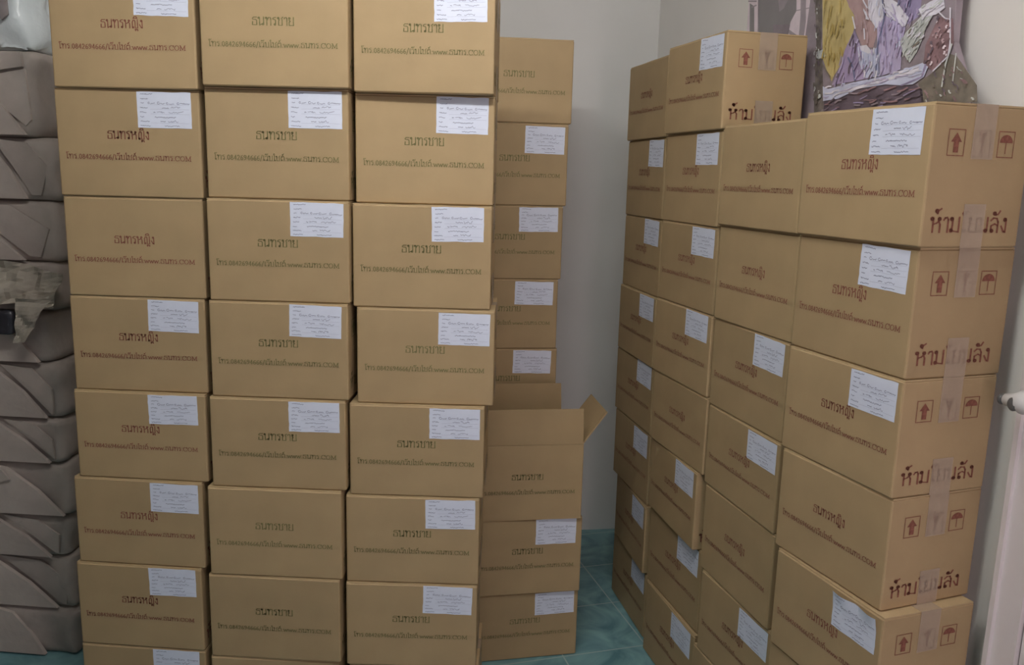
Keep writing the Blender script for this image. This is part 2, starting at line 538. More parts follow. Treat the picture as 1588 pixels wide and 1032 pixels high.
# stacks along the right wall: (front corner x, y, turn, bottom z, height, width factor)
RIGHT = [
    ('deepest right-hand stack', 0, [0, 1, 1, 1, 1, 1, 1, 1],
     [(0.8337, 2.5957, 0.062, 1.71, 0.2489, 1.0041), (0.8394, 2.5972, 0.0555, 1.4525, 0.2575, 1.0007), (0.8418, 2.5968, 0.0576, 1.2022, 0.2503, 1.0039),
      (0.8362, 2.5945, 0.0582, 0.9673, 0.2349, 1.0091), (0.8437, 2.6009, 0.0726, 0.7353, 0.2321, 1.0095), (0.846, 2.599, 0.0715, 0.4859, 0.2494, 0.9922),
      (0.8405, 2.5864, 0.0222, 0.2427, 0.2432, 0.9718), (0.8565, 2.5897, 0.0562, 0.0, 0.2427, 1.0)]),
    ('tall stack with the arrow-marked top', 0, [1, 1, 1, 1, 0, 1, 1, 1],
     [(0.8544, 2.1834, 0.1156, 1.7148, 0.2523, 0.9926), (0.863, 2.1874, 0.1062, 1.4552, 0.2596, 1.0013), (0.8668, 2.1801, 0.1219, 1.213, 0.2422, 1.0026),
      (0.8661, 2.1822, 0.1272, 0.9788, 0.2342, 1.0102), (0.8678, 2.1753, 0.119, 0.7512, 0.2276, 1.0173), (0.8595, 2.1919, 0.0734, 0.514, 0.2372, 0.9944),
      (0.8854, 2.1746, 0.1189, 0.255, 0.259, 1.0294), (0.8747, 2.1649, 0.0986, 0.0, 0.255, 1.0256)]),
    ('right-hand stack behind the nearest', 1, [0, 0, 1, 1, 0, 1, 2],
     [(0.9045, 1.8093, 0.1364, 1.4651, 0.2582, 1.0054), (0.9142, 1.8104, 0.1366, 1.2109, 0.2542, 1.0108), (0.9129, 1.8104, 0.119, 0.9674, 0.2435, 1.0163),
      (0.9094, 1.8054, 0.1059, 0.7368, 0.2306, 1.0232), (0.9133, 1.8008, 0.1159, 0.4843, 0.2525, 1.0028), (0.9223, 1.7775, 0.1444, 0.2422, 0.2422, 1.0106),
      (0.9128, 1.8016, 0.1243, 0.0, 0.2422, 0.9975)]),
    ('nearest stack of arrow-marked ends', 1, [1, 1, 1, 0, 1, 2, 2],
     [(0.9645, 1.4401, 0.1895, 1.4676, 0.2653, 1.0063), (0.9726, 1.4502, 0.1877, 1.2116, 0.2559, 0.9815), (0.971, 1.4468, 0.2004, 0.9696, 0.242, 0.9732),
      (0.9746, 1.4458, 0.2211, 0.728, 0.2416, 0.9417), (0.9679, 1.42, 0.2023, 0.4853, 0.2427, 0.9532), (0.9701, 1.4169, 0.1847, 0.2427, 0.2427, 0.9896),
      (0.9701, 1.432, 0.1919, 0.0, 0.2427, 0.9978)]),
]
for where, r0, has, rows in RIGHT:
    for r, (x, y, a, z, h, wf) in enumerate(rows):
        L = W * wf
        curl = r0 == 1 and r == 4 and has[r]
        carton('red', x - math.sin(a) * L, y + math.cos(a) * L, z, a - math.pi / 2, h, wf, say('red', r, has[r], where, len(rows)), has[r], curl)

# the stack standing behind the open carton
REAR_Z = [2.019, 1.751, 1.482, 1.234, 0.992, 0.744, 0.496, 0.248, 0.0]
REAR_R = [0.578, 0.570, 0.561, 0.553, 0.557, 0.555, 0.556, 0.555]
has = [0, 1, 1, 1, 1, 2, 2, 2]
for r in range(8):
    carton('green', REAR_R[r] - W, 2.80, REAR_Z[r + 1], 0.0, REAR_Z[r] - REAR_Z[r + 1], 1.0, say('green', r, has[r], 'rear stack behind the open carton'), has[r])

# the short stack
SHORT = [(0.246, 2.492, 0.06, 0.0, 0.236), (0.246, 2.487, 0.035, 0.236, 0.261)]
carton('green', SHORT[1][0], SHORT[1][1], 0.236, SHORT[1][2], 0.261, 1.0, 'white-labelled brown carton with green print directly under the open carton', 1)
carton('green', SHORT[0][0], SHORT[0][1], 0.0, SHORT[0][2], 0.236, 1.0, 'white-labelled green-print carton at the floor, lowest of the short open-topped stack', 1)

for i, (o, has_label, curl, sh) in enumerate(todo):
    if has_label:
        rnd = random.Random(i * 13 + 5)
        l = link('shipping_label', CURLED if curl else LABELS[i % 4], o)
        l.location = (0.274 + rnd.uniform(-0.006, 0.006), 0, 0.2025 + rnd.uniform(-0.003, 0.004))
        l.rotation_euler = (0, rnd.uniform(-0.015, 0.025), 0)


# the open carton on top of the short stack
def open_carton():
    root = empty('open_carton', (0.238, 2.487, 0.497), 0.0)
    tag(root, 'open brown carton with raised flaps and green print on the short stack', 'carton')
    mb = MB()
    P = outline()
    n = len(P)
    cx, cy = W / 2, D / 2
    t = 0.004
    I = [(cx + (x - cx) * (1 - 2 * t / W), cy + (y - cy) * (1 - 2 * t / D)) for x, y in P]
    z0, z1, zb = 0.0008, H, 0.006
    V = [(x, y, z0) for x, y in P] + [(x, y, z1) for x, y in P] + [(x, y, z1) for x, y in I] + [(x, y, zb) for x, y in I]
    F = []
    for i in range(n):
        j = (i + 1) % n
        F += [(i, j, n + j, n + i), (n + i, n + j, 2 * n + j, 2 * n + i), (2 * n + i, 2 * n + j, 3 * n + j, 3 * n + i)]
    F += [tuple(range(n - 1, -1, -1)), tuple(range(3 * n, 4 * n))]
    mb.add(V, F, CARD)
    prints(mb, GREEN, CARTON_NAME_M)
    mb.build('carton_body', root)

    def flap(name, a, b, out, up, length, m):
        a, b = Vector(a), Vector(b)
        d = (Vector(out) * math.cos(up) + Vector((0, 0, 1)) * math.sin(up))
        e = (b - a).normalized()
        nn = e.cross(d).normalized() * 0.002
        q = MB()
        V, F = [], []
        ns, nl = 8, 6
        for s in (1, -1):
            for j in range(nl + 1):
                for i in range(ns + 1):
                    p = a.lerp(b, i / ns) + d * (length * j / nl)
                    inset = 0.004 * j / nl
                    p += e * (inset * (1 - 2 * i / ns))
                    p += nn.normalized() * 0.004 * noise.noise(p * 9) * (j / nl)
                    V.append(p + nn * s)
        k = ns + 1
        N = k * (nl + 1)
        for j in range(nl):
            for i in range(ns):
                c = j * k + i
                F += [(c, c + 1, c + k + 1, c + k), (N + c, N + c + k, N + c + k + 1, N + c + 1)]
        for i in range(ns):
            F += [(i, N + i, N + i + 1, i + 1), (nl * k + i, nl * k + i + 1, N + nl * k + i + 1, N + nl * k + i)]
        for j in range(nl):
            F += [(j * k, j * k + k, N + j * k + k, N + j * k), (j * k + ns, N + j * k + ns, N + j * k + k + ns, j * k + k + ns)]
        q.add(V, F, m)
        return q.build(name, root)

    hz = H + 0.001
    flap('top_flap', (0.003, 0.002, hz), (W - 0.003, 0.002, hz), (0, -1, 0), math.radians(88), 0.116, CARD)
    flap('top_flap', (0.003, D - 0.002, hz), (W - 0.028, D - 0.002, hz), (0, 1, 0), math.radians(87), 0.138, CARD)
    flap('side_flap', (W - 0.002, 0.006, hz), (W - 0.002, D - 0.006, hz), (1, 0, 0), math.radians(54), 0.126, CARD)
    flap('side_flap', (0.002, 0.006, hz), (0.002, D - 0.006, hz), (-1, 0, 0), math.radians(80), 0.10, CARD)


open_carton()


# ------------------------------------------------------------------ paper-wrapped bundles at the far left
def grid_box(w, d, h, n=(16, 8, 6), r=0.02, amp=0.006, seed=0, m=None):
    """rounded, wrinkled block: x from -w to 0, y from 0 to d, z from 0 to h"""
    nx, ny, nz = n
    idx, V, F = {}, [], []

    def vid(i, j, k):
        if (i, j, k) not in idx:
            p = Vector((-w + w * i / nx, d * j / ny, h * k / nz))
            c = Vector((min(max(p.x, -w + r), -r), min(max(p.y, r), d - r), min(max(p.z, r), h - r)))
            o = p - c
            if o.length > 1e-9:
                p = c + o.normalized() * min(r, o.length * 1.0 if (abs(o.x) > 0) + (abs(o.y) > 0) + (abs(o.z) > 0) < 2 else r)
            q = noise.noise_vector(p * 11 + Vector((seed * 3.7, 0, 0))) * amp
            if k in (0, nz):
                q.z = 0
                q *= 0.5
            idx[(i, j, k)] = len(V)
            p = p + q
            p.z = min(max(p.z, 0.0), h)
            V.append(p)
        return idx[(i, j, k)]

    for i in range(nx):
        for j in range(ny):
            F.append((vid(i, j, 0), vid(i, j + 1, 0), vid(i + 1, j + 1, 0), vid(i + 1, j, 0)))
            F.append((vid(i, j, nz), vid(i + 1, j, nz), vid(i + 1, j + 1, nz), vid(i, j + 1, nz)))
    for i in range(nx):
        for k in range(nz):
            F.append((vid(i, 0, k), vid(i + 1, 0, k), vid(i + 1, 0, k + 1), vid(i, 0, k + 1)))
            F.append((vid(i, ny, k), vid(i, ny, k + 1), vid(i + 1, ny, k + 1), vid(i + 1, ny, k)))
    for j in range(ny):
        for k in range(nz):
            F.append((vid(0, j, k), vid(0, j, k + 1), vid(0, j + 1, k + 1), vid(0, j + 1, k)))
            F.append((vid(nx, j, k), vid(nx, j + 1, k), vid(nx, j + 1, k + 1), vid(nx, j, k + 1)))
    mb = MB()
    mb.add(V, F, m)
    return mb


def sheet(poly, y, t, m, seed=0, amp=0.003):
    """thin folded layer in the x-z plane facing -y"""
    n = len(poly)
    c = Vector((sum(p[0] for p in poly) / n, 0, sum(p[1] for p in poly) / n))
    mb = MB()

    def P(x, z, yy):
        return (x, yy + amp * noise.noise(Vector((x * 9, z * 9, seed * 2.3))), z)
    V = [P(x, z, y - t) for x, z in poly] + [P(x, z, y) for x, z in poly] + [P(c.x, c.z, y - t - 0.002)]
    F = [(i, (i + 1) % n, 2 * n) for i in range(n)] + [(i, n + i, n + (i + 1) % n, (i + 1) % n) for i in range(n)]
    mb.add(V, F, m)
    return mb


BH = [0.164, 0.179, 0.143, 0.174, 0.145, 0.175, 0.161, 0.148, 0.182, 0.184, 0.245]
BX = [-1.03, -1.02, -1.035, -1.01, -1.03, -1.02, -1.04, -1.015, -0.995, -0.985, -1.03]
FOLD = [(0.20, 0.10), (0.26, 0.06), (0.22, 0.05), (0.20, 0.02), (0.19, 0.03), (0.20, 0.04), (0.17, 0.03), (0.13, 0.05), (0.33, 0.10), (0.20, 0.09), (0.24, 0.03)]
z = 0.0
for i in range(11):
    h = BH[i]
    root = empty('paper_bundle', (BX[i], 2.66 + random.uniform(-0.008, 0.008), z), -0.22 + random.uniform(-0.015, 0.015))
    r = 10 - i
    pos = 'topmost' if r == 0 else ('lowest, on the floor,' if i == 0 else ['', 'second', 'third', 'fourth', 'fifth', 'sixth', 'seventh', 'eighth', 'ninth', 'tenth'][r] + ' from the top')
    tag(root, 'grey-brown paper-wrapped bundle, %s in the pile left of the cartons' % pos, 'bundle', 'paper-wrapped bundles at the left')
    grid_box(0.62, 0.38, h, n=(30, 14, 9), r=0.022, amp=0.017, seed=i, m=WRAP).build('wrapper', root, True)
    a, b = FOLD[i]
    mg = 0.006
    mid = (a * 0.45 + b * 0.55)
    # the gift-wrap end: a big front layer cut on the slant, a smaller tuck behind it, a corner turned over
    sheet([(-0.60, mg), (-b, mg), (-mid, h * 0.5), (-a, h - mg - 0.012), (-a - 0.05, h - mg), (-0.60, h - mg)], -0.004, 0.013, WRAP2, i).build('end_flap', root)
    if i in (1, 2, 4, 5, 7, 8, 9):
        sheet([(-a + 0.016, h - mg), (-a * 0.42, h - 0.016), (-0.022, h * 0.55), (-b * 0.55, mg + 0.010), (-b + 0.012, mg + 0.012), (-mid + 0.012, h * 0.52)], 0.000, 0.007, WRAP, i + 20).build('end_flap', root)
    if i in (3, 6, 8, 9):
        sheet([(-a - 0.15, h - mg), (-a - 0.02, h - mg), (-a + 0.02, h * 0.70), (-a - 0.10, h * 0.52)], -0.020, 0.006, WRAP2, i + 40).build('corner_fold', root)
    if i == 10:
        sheet([(-0.60, h * 0.66), (-0.16, h * 0.72), (-0.02, h * 0.80), (-0.02, h * 0.97), (-0.60, h * 0.97)], -0.012, 0.010, WRAP2, 31).build('end_flap', root)
        sheet([(-0.13, h * 0.70), (-0.02, h * 0.78), (-0.012, h * 0.20), (-0.03, h * 0.13), (-0.12, h * 0.42)], -0.002, 0.008, WRAP2, 33).build('corner_fold', root)
    z += h
BT = z


# ------------------------------------------------------------------ loose paper and plastic on the bundles
def crumple(name, pts, m, seed, amp, label, cat, nu=18, nv=12, thick=0.0015):
    """rumpled sheet spanned by four 3-D corners (bottom-left, bottom-right, top-right, top-left)"""
    A, B, C, Dp = [Vector(p) for p in pts]
    n = (B - A).cross(Dp - A).normalized()
    V, F = [], []
    for s in (0, 1):
        for j in range(nv + 1):
            for i in range(nu + 1):
                u, v = i / nu, j / nv
                p = A.lerp(B, u).lerp(Dp.lerp(C, u), v)
                q = p * 16 + Vector((seed * 5.1, 0, 0))
                k = abs(noise.noise(q)) * 1.6 + 0.5 * abs(noise.noise(q * 2.3))
                p = p + n * amp * k + Vector((noise.noise(q * 0.6), 0, noise.noise(q * 0.6 + Vector((9, 0, 0))))) * amp * 0.8
                V.append(p - n * thick * s)
    k = nu + 1
    N = k * (nv + 1)
    for j in range(nv):
        for i in range(nu):
            c = j * k + i
            F += [(c, c + 1, c + k + 1, c + k), (N + c, N + c + k, N + c + k + 1, N + c + 1)]
    for i in range(nu):
        F += [(i, N + i, N + i + 1, i + 1), (nv * k + i, nv * k + i + 1, N + nv * k + i + 1, N + nv * k + i)]
    for j in range(nv):
        F += [(j * k, j * k + k, N + j * k + k, N + j * k), (j * k + nu, N + j * k + nu, N + j * k + k + nu, j * k + k + nu)]
    mb = MB()
    mb.add(V, F, m)
    o = mb.build(name)
    tag(o, label, cat)
    return o


PLASTIC = mat('white_plastic', (0.72, 0.78, 0.80), 0.3, 0.5, 0.08, 12, 0.5, 20)
LOOSE = mat('loose_paper', (0.36, 0.325, 0.27), 0.75, 0.2, 0.08, 14, 0.2, 30)
DARKBAG = mat('dark_bag', (0.035, 0.035, 0.045), 0.35, 0.5, 0.1, 20)
GREYFILL = mat('grey_contents', (0.26, 0.23, 0.23), 0.7, 0.3, 0.15, 18)

bag = empty('plastic_bag', (-1.04, 2.66, BT), -0.22)
tag(bag, 'white plastic bag with grey contents lying on the topmost paper bundle', 'bag')
bb = grid_box(0.50, 0.30, 0.20, (30, 16, 14), 0.03, 0.034, 50, PLASTIC)
bb.build('plastic_film', bag, True)
q = sheet([(-0.115, 0.19), (-0.05, 0.192), (-0.035, 0.14), (-0.035, 0.09), (-0.055, 0.075), (-0.08, 0.11), (-0.10, 0.15)], -0.016, 0.006, GREYFILL, 3)
q.build('grey_contents', bag)

# crumpled torn sheet hanging over the bundle fronts
crumple('crumpled_paper', [(-1.30, 2.625, 1.175), (-0.985, 2.600, 1.175), (-0.968, 2.612, 1.262), (-1.30, 2.65, 1.305)], LOOSE, 2, 0.028,
        'pale crumpled wrapping paper hanging over the front of the bundle pile', 'paper')
crumple('torn_paper', [(-1.118, 2.590, 1.062), (-1.078, 2.580, 1.068), (-0.985, 2.568, 1.185), (-1.085, 2.575, 1.195)], LOOSE, 5, 0.016,
        'narrow torn paper strip drooping below the crumpled paper', 'paper', 10, 12)
dk = grid_box(0.20, 0.024, 0.075, (12, 5, 8), 0.014, 0.008, 77, DARKBAG).build('dark_bag', None, True)
dk.location = (-1.118, 2.603, 1.078)
dk.rotation_euler = (0, 0, -0.22)
tag(dk, 'small black bag poking out under the crumpled paper', 'bag')


# ------------------------------------------------------------------ room shell
WA = math.atan(0.085)


def wx(y):
    return 1.245 - 0.085 * (y - 1.5)


FL = MB()
FL.box(-2.1, -1.7, -0.05, 1.65, 3.6, 0.0, floor_mat())
struct(FL.build('floor'))
c_ = MB()
c_.box(-2.1, -1.7, 2.80, 1.65, 3.6, 2.88, CEIL)
struct(c_.build('ceiling'))
b_ = MB()
b_.box(-2.1, 3.50, 0.0, wx(3.5) + 0.02, 3.6, 2.80, PLASTER)
struct(b_.build('wall_back'))
l_ = MB()
l_.box(-2.1, -1.7, 0.0, -2.0, 3.5, 2.80, BROWN)
struct(l_.build('wall_left'))
r_ = MB()
y0, y1 = -1.7, 3.55
V = [(wx(y0), y0), (wx(y0) + 0.1, y0), (wx(y1) + 0.1, y1), (wx(y1), y1)]
r_.add([(x, y, 0) for x, y in V] + [(x, y, 2.8) for x, y in V], [(3, 2, 1, 0), (4, 5, 6, 7), (0, 1, 5, 4), (1, 2, 6, 5), (2, 3, 7, 6), (3, 0, 4, 7)], CREAM)
struct(r_.build('wall_right'))
f_ = MB()  # front wall with a window opening
for x0, x1, z0, z1 in ((-2.0, -1.05, 0, 2.8), (0.45, 1.45, 0, 2.8), (-1.05, 0.45, 0, 1.2), (-1.05, 0.45, 2.3, 2.8)):
    f_.box(x0, -1.7, z0, x1, -1.6, z1, BROWN)
struct(f_.build('wall_front'))
wn = MB()
for x0, x1, z0, z1 in ((-1.05, -1.0, 1.2, 2.3), (0.40, 0.45, 1.2, 2.3), (-0.33, -0.27, 1.25, 2.25), (-1.0, 0.40, 1.2, 1.25), (-1.0, 0.40, 2.25, 2.3)):
    wn.box(x0, -1.68, z0, x1, -1.62, z1, WHITE)
struct(wn.build('window_1'))

# ceiling tube lamp, above the frame
lamp = empty('ceiling_lamp', (-0.05, 1.10, 2.68))
tag(lamp, 'white fluorescent tube fitting on the ceiling in front of the stacks', 'lamp')
q = MB()
q.box(-0.66, -0.06, 0.03, 0.66, 0.06, 0.12, WHITE)
q.build('lamp_housing', lamp)
GLOW = bpy.data.materials.new('tube_glow')
GLOW.use_nodes = True
gb = GLOW.node_tree.nodes['Principled BSDF']
gb.inputs['Base Color'].default_value = (0.9, 0.9, 0.9, 1)
gb.inputs['Emission Color'].default_value = (1.0, 0.975, 0.94, 1)
gb.inputs['Emission Strength'].default_value = TUBE_GLOW
q = MB()
V, F = [], []
for x in (-0.6, 0.6):
    for k in range(14):
        a = 2 * math.pi * k / 14
        V.append((x, 0.019 * math.cos(a), -0.012 + 0.019 * math.sin(a)))
for k in range(14):
    F.append((k, (k + 1) % 14, 14 + (k + 1) % 14, 14 + k))
F += [tuple(range(13, -1, -1)), tuple(range(14, 28))]
q.add(V, F, GLOW)
q.build('tube', lamp)
q = MB()
for x in (-0.62, 0.60):
    q.box(x, -0.02, -0.03, x + 0.02, 0.02, 0.03, WHITE)
q.build('tube_sockets', lamp)


# door on the right wall, at the photo's right edge (local +x runs along the wall towards the camera)
def on_wall(name, s, zz, off=0.0):
    d = Vector((-0.085, 1, 0)).normalized()
    p = Vector((wx(1.5), 1.5, 0)) + d * s + Vector((-d.y, d.x, 0)) * off
    return empty(name, (p.x, p.y, zz), WA - math.pi / 2)


door = struct(on_wall('door_1', -0.05, 0.0))
q = MB()
q.box(0.0, -0.022, 0.0, 0.07, -0.001, 2.08, WHITE)
q.box(0.0, -0.030, 0.0, 0.012, -0.022, 2.08, WHITE)
q.box(0.87, -0.022, 0.0, 0.94, -0.001, 2.08, WHITE)
q.box(0.07, -0.022, 2.01, 0.87, -0.001, 2.08, WHITE)
q.build('door_frame', door)
q = MB()
q.box(0.075, -0.014, 0.008, 0.865, -0.001, 2.005, WHITE)
for z0, z1 in ((0.15, 0.85), (1.05, 1.85)):
    for x0, x1 in ((0.16, 0.43), (0.51, 0.78)):
        q.box(x0, -0.020, z0, x1, -0.014, z1, WHITE)
q.build('door_leaf', door)
METAL = mat('dark_metal', (0.10, 0.10, 0.10), 0.35, 0.5)
PORC = mat('white_lever', (0.72, 0.72, 0.72), 0.25, 0.5)


def lathe(mb, prof, axis, org, m, n=20):
    """profile (radius, distance) turned about a local axis"""
    ax = Vector(axis).normalized()
    a = ax.orthogonal().normalized()
    b = ax.cross(a)
    V, F = [], []
    for r, t in prof:
        for k in range(n):
            g = 2 * math.pi * k / n
            V.append(Vector(org) + ax * t + (a * math.cos(g) + b * math.sin(g)) * r)
    for j in range(len(prof) - 1):
        for k in range(n):
            F.append((j * n + k, j * n + (k + 1) % n, (j + 1) * n + (k + 1) % n, (j + 1) * n + k))
    F += [tuple(range(n - 1, -1, -1)), tuple(range((len(prof) - 1) * n, len(prof) * n))]
    mb.add(V, F, m)


hd = empty('door_handle')
hd.parent = door
hd.location = (0.078, -0.022, 1.185)
q = MB()
lathe(q, [(0.030, 0), (0.030, 0.006), (0.022, 0.012), (0.013, 0.018), (0.013, 0.05), (0.019, 0.058), (0.019, 0.072), (0.010, 0.078)], (0, -1, 0), (0, 0, 0), PORC)
q.build('rose', hd, True)
q = MB()
lathe(q, [(0.012, -0.03), (0.022, -0.022), (0.023, 0.012), (0.015, 0.032), (0.012, 0.052), (0.006, 0.058)], (-1, 0, -0.12), (0, -0.062, 0.002), PORC)
q.build('lever', hd, True)
q = MB()
lathe(q, [(0.010, 0), (0.011, 0.008), (0.006, 0.014)], (-1, 0, -0.12), (-0.055, -0.062, -0.005), METAL)
q.build('end_cap', hd, True)
q = MB()
lathe(q, [(0.016, 0), (0.016, 0.03), (0.012, 0.055), (0.006, 0.06)], (0, -1, 0), (-0.012, 0, 0.055), METAL)
q.build('thumb_turn', hd, True)
q = MB()
lathe(q, [(0.013, 0), (0.013, 0.006), (0.009, 0.010)], (0, -1, 0), (-0.018, -0.074, -0.004), METAL)
q.build('keyhole', hd, True)


# ------------------------------------------------------------------ pictures above the right-hand cartons
def paint(name, col, var=0.18, scale=16):
    return mat(name, tuple(min(0.85, c * 1.45) for c in col), 0.5, 0.3, var, scale, 0.08, 40)


def flat(mb, poly, mapf, lvl, m):
    n = len(poly)
    V = [mapf(x, y, lvl) for x, y in poly]
    # fan from the centroid is wrong for concave outlines: let an n-gon do it
    mb.add(V, [tuple(range(n))], m)


def line(mb, pts, wd, mapf, lvl, m):
    for (xa, ya), (xb, yb) in zip(pts, pts[1:]):
        L = math.hypot(xb - xa, yb - ya)
        nx, ny = -(yb - ya) / L * wd, (xb - xa) / L * wd
        mb.add([mapf(xa - nx, ya - ny, lvl), mapf(xb - nx, yb - ny, lvl), mapf(xb + nx, yb + ny, lvl), mapf(xa + nx, ya + ny, lvl)], [(0, 1, 2, 3)], m)


def bil(cs, u, v):
    (ax, az), (bx, bz), (cx, cz), (dx, dz) = cs
    tx, tz = ax + (bx - ax) * u, az + (bz - az) * u
    lx, lz = dx + (cx - dx) * u, dz + (cz - dz) * u
    return tx + (lx - tx) * v, tz + (lz - tz) * v


# painted canvas leaning on the wall; local x along the wall (away from the camera), local z up the canvas
d = Vector((-0.085, 1, 0)).normalized()
nrm = Vector((-d.y, d.x, 0))
lean = math.atan2(0.048, 0.815)
P0 = Vector((wx(1.5), 1.5, 1.735)) + nrm * 0.06
canvas = empty('painted_canvas', P0, 0)
up = (-nrm * 0.048 + Vector((0, 0, 0.815))).normalized()
fr = up.cross(d)  # faces the room
if fr.dot(nrm) < 0:
    fr = -fr
M4 = Matrix.Identity(4)
for i in range(3):
    M4[i][0], M4[i][1], M4[i][2], M4[i][3] = d[i], -fr[i], up[i], P0[i]
canvas.matrix_world = M4
tag(canvas, 'canvas painting of a person in a lavender shirt, leaning above the nearest cartons', 'painting')
CS = [(0.750, 0.332), (0.248, 0.239), (0.157, 0.027), (0.677, 0.046)]


def cm(x, y, lvl):
    u, v = (x - 170) / (1085 - 170), y / 730.0
    s, t = bil(CS, u, v)
    return (s, -0.0005 * lvl, t)


BG = paint('paint_grey_violet', (0.20, 0.17, 0.19))
TR = paint('paint_trunk', (0.12, 0.105, 0.095), 0.5, 30)
YE = paint('paint_yellow', (0.38, 0.31, 0.14), 0.2, 10)
SK = paint('paint_flesh', (0.30, 0.21, 0.21), 0.12)
LW = paint('paint_white', (0.52, 0.51, 0.57), 0.12)
LV = paint('paint_lavender', (0.27, 0.22, 0.34), 0.2)
LB = paint('paint_pale_blue', (0.41, 0.43, 0.55), 0.15)
LR = paint('paint_lilac', (0.35, 0.31, 0.45), 0.15)
GG = paint('paint_grey_green', (0.38, 0.40, 0.39), 0.2)
MR = paint('paint_maroon', (0.19, 0.12, 0.13), 0.35, 30)
DK = paint('paint_dark', (0.095, 0.075, 0.095), 0.3)
DG = paint('paint_dark_olive', (0.13, 0.115, 0.095), 0.3, 24)
NB = paint('paint_navy', (0.12, 0.13, 0.22), 0.1)
VB = paint('paint_violet', (0.22, 0.19, 0.30), 0.2)
PK = paint('paint_pale_pink', (0.56, 0.49, 0.53), 0.1)

q = MB()
ol = [(0.155, 0.0), (0.815, 0.0), (0.815, 0.72), (0.20, 0.72), (0.235, 0.24), (0.225, 0.15), (0.17, 0.06)]
n = len(ol)
q.add([(s, -0.0005, t) for s, t in ol] + [(s, 0.016, t) for s, t in ol],
      [tuple(range(n - 1, -1, -1)), tuple(range(n, 2 * n))] + [(i, (i + 1) % n, n + (i + 1) % n, n + i) for i in range(n)], BG)
flat(q, [(95, -900), (168, -900), (160, 200), (150, 330), (165, 420), (175, 800), (92, 800), (110, 300), (100, 0)], cm, 2, TR)
flat(q, [(165, -500), (380, -420), (370, 0), (400, 60), (430, 110), (425, 200), (400, 290), (350, 350), (330, 430), (260, 520), (240, 560), (200, 480), (165, 400)], cm, 2, YE)
flat(q, [(750, -300), (960, -300), (900, 30), (880, 120), (800, 180), (750, 60)], cm, 2, VB)
flat(q, [(360, -60), (560, -60), (545, 120), (600, 230), (560, 340), (480, 320), (430, 200), (430, 100), (390, 50)], cm, 3, SK)
flat(q, [(540, -40), (640, -40), (660, 60), (640, 150), (592, 205), (540, 120)], cm, 4, LW)
flat(q, [(430, 210), (350, 350), (320, 440), (245, 585), (420, 565), (560, 545), (600, 330), (560, 380), (470, 320)], cm, 4, LV)
flat(q, [(450, 330), (545, 370), (600, 330), (610, 540), (500, 548), (460, 440)], cm, 5, LB)
flat(q, [(600, 200), (660, 110), (790, 200), (760, 330), (740, 500), (590, 545)], cm, 5, LR)
flat(q, [(655, -40), (750, 20), (820, 130), (790, 195), (670, 115)], cm, 6, LW)
flat(q, [(455, 325), (520, 318), (560, 372), (530, 380), (470, 350)], cm, 6, LW)
flat(q, [(735, 330), (790, 240), (900, 120), (960, 70), (1000, 60), (930, 180), (885, 300), (850, 380), (800, 455), (765, 390)], cm, 6, GG)
flat(q, [(885, 70), (960, 15), (1045, -30), (1045, 60), (990, 110), (905, 135)], cm, 7, LW)
flat(q, [(1000, 130), (1080, 140), (1065, 330), (1030, 400), (930, 520), (880, 470), (905, 330)], cm, 5, MR)
flat(q, [(840, 600), (930, 530), (1030, 400), (1070, 420), (1150, 640), (1140, 760), (850, 760)], cm, 4, DG)
flat(q, [(178, 690), (300, 680), (450, 620), (640, 600), (740, 620), (820, 610), (860, 650), (860, 790), (178, 790)], cm, 4, DK)
flat(q, [(175, 590), (220, 610), (450, 570), (640, 540), (800, 490), (880, 460), (910, 490), (880, 560), (810, 610), (740, 612), (640, 600), (450, 620), (300, 680), (178, 690)], cm, 8, LB)
flat(q, [(300, 630), (640, 560), (860, 490), (850, 520), (640, 580), (310, 650)], cm, 9, LW)
line(q, [(650, -20), (662, 120), (600, 330), (578, 540)], 5, cm, 9, NB)
line(q, [(662, 120), (655, 480)], 3, cm, 9, LV)
line(q, [(430, 220), (470, 330), (500, 545)], 4, cm, 9, LV)
line(q, [(380, 400), (420, 480), (430, 565)], 6, cm, 9, NB)
line(q, [(1078, 60), (1050, 330), (1030, 420), (935, 525)], 4, cm, 10, LW)
line(q, [(1060, 330), (1010, 480), (975, 640)], 4, cm, 10, GG)
line(q, [(1075, 400), (1035, 620)], 3, cm, 10, GG)
line(q, [(1000, 80), (1040, 140), (1070, 150)], 5, cm, 10, LW)
line(q, [(900, 470), (870, 560), (740, 615)], 5, cm, 10, VB)
line(q, [(165, 430), (240, 530)], 5, cm, 10, DG)
line(q, [(120, 380), (190, 360)], 26, cm, 3, GG)
# head and hair of the sitter, above the photo's edge
hc = (470, -330)
flat(q, [(hc[0] + 190 * math.cos(a), hc[1] - 40 + 250 * math.sin(a)) for a in [2 * math.pi * k / 20 for k in range(20)]], cm, 4, DK)
flat(q, [(hc[0] + 150 * math.cos(a), hc[1] + 40 + 210 * math.sin(a)) for a in [2 * math.pi * k / 20 for k in range(20)]], cm, 5, SK)
# loose brush strokes over every patch
rnd = random.Random(4)


def inside(x, y, P):
    c = False
    for (xa, ya), (xb, yb) in zip(P, P[1:] + P[:1]):
        if (ya > y) != (yb > y) and x < (xb - xa) * (y - ya) / (yb - ya) + xa:
            c = not c
    return c


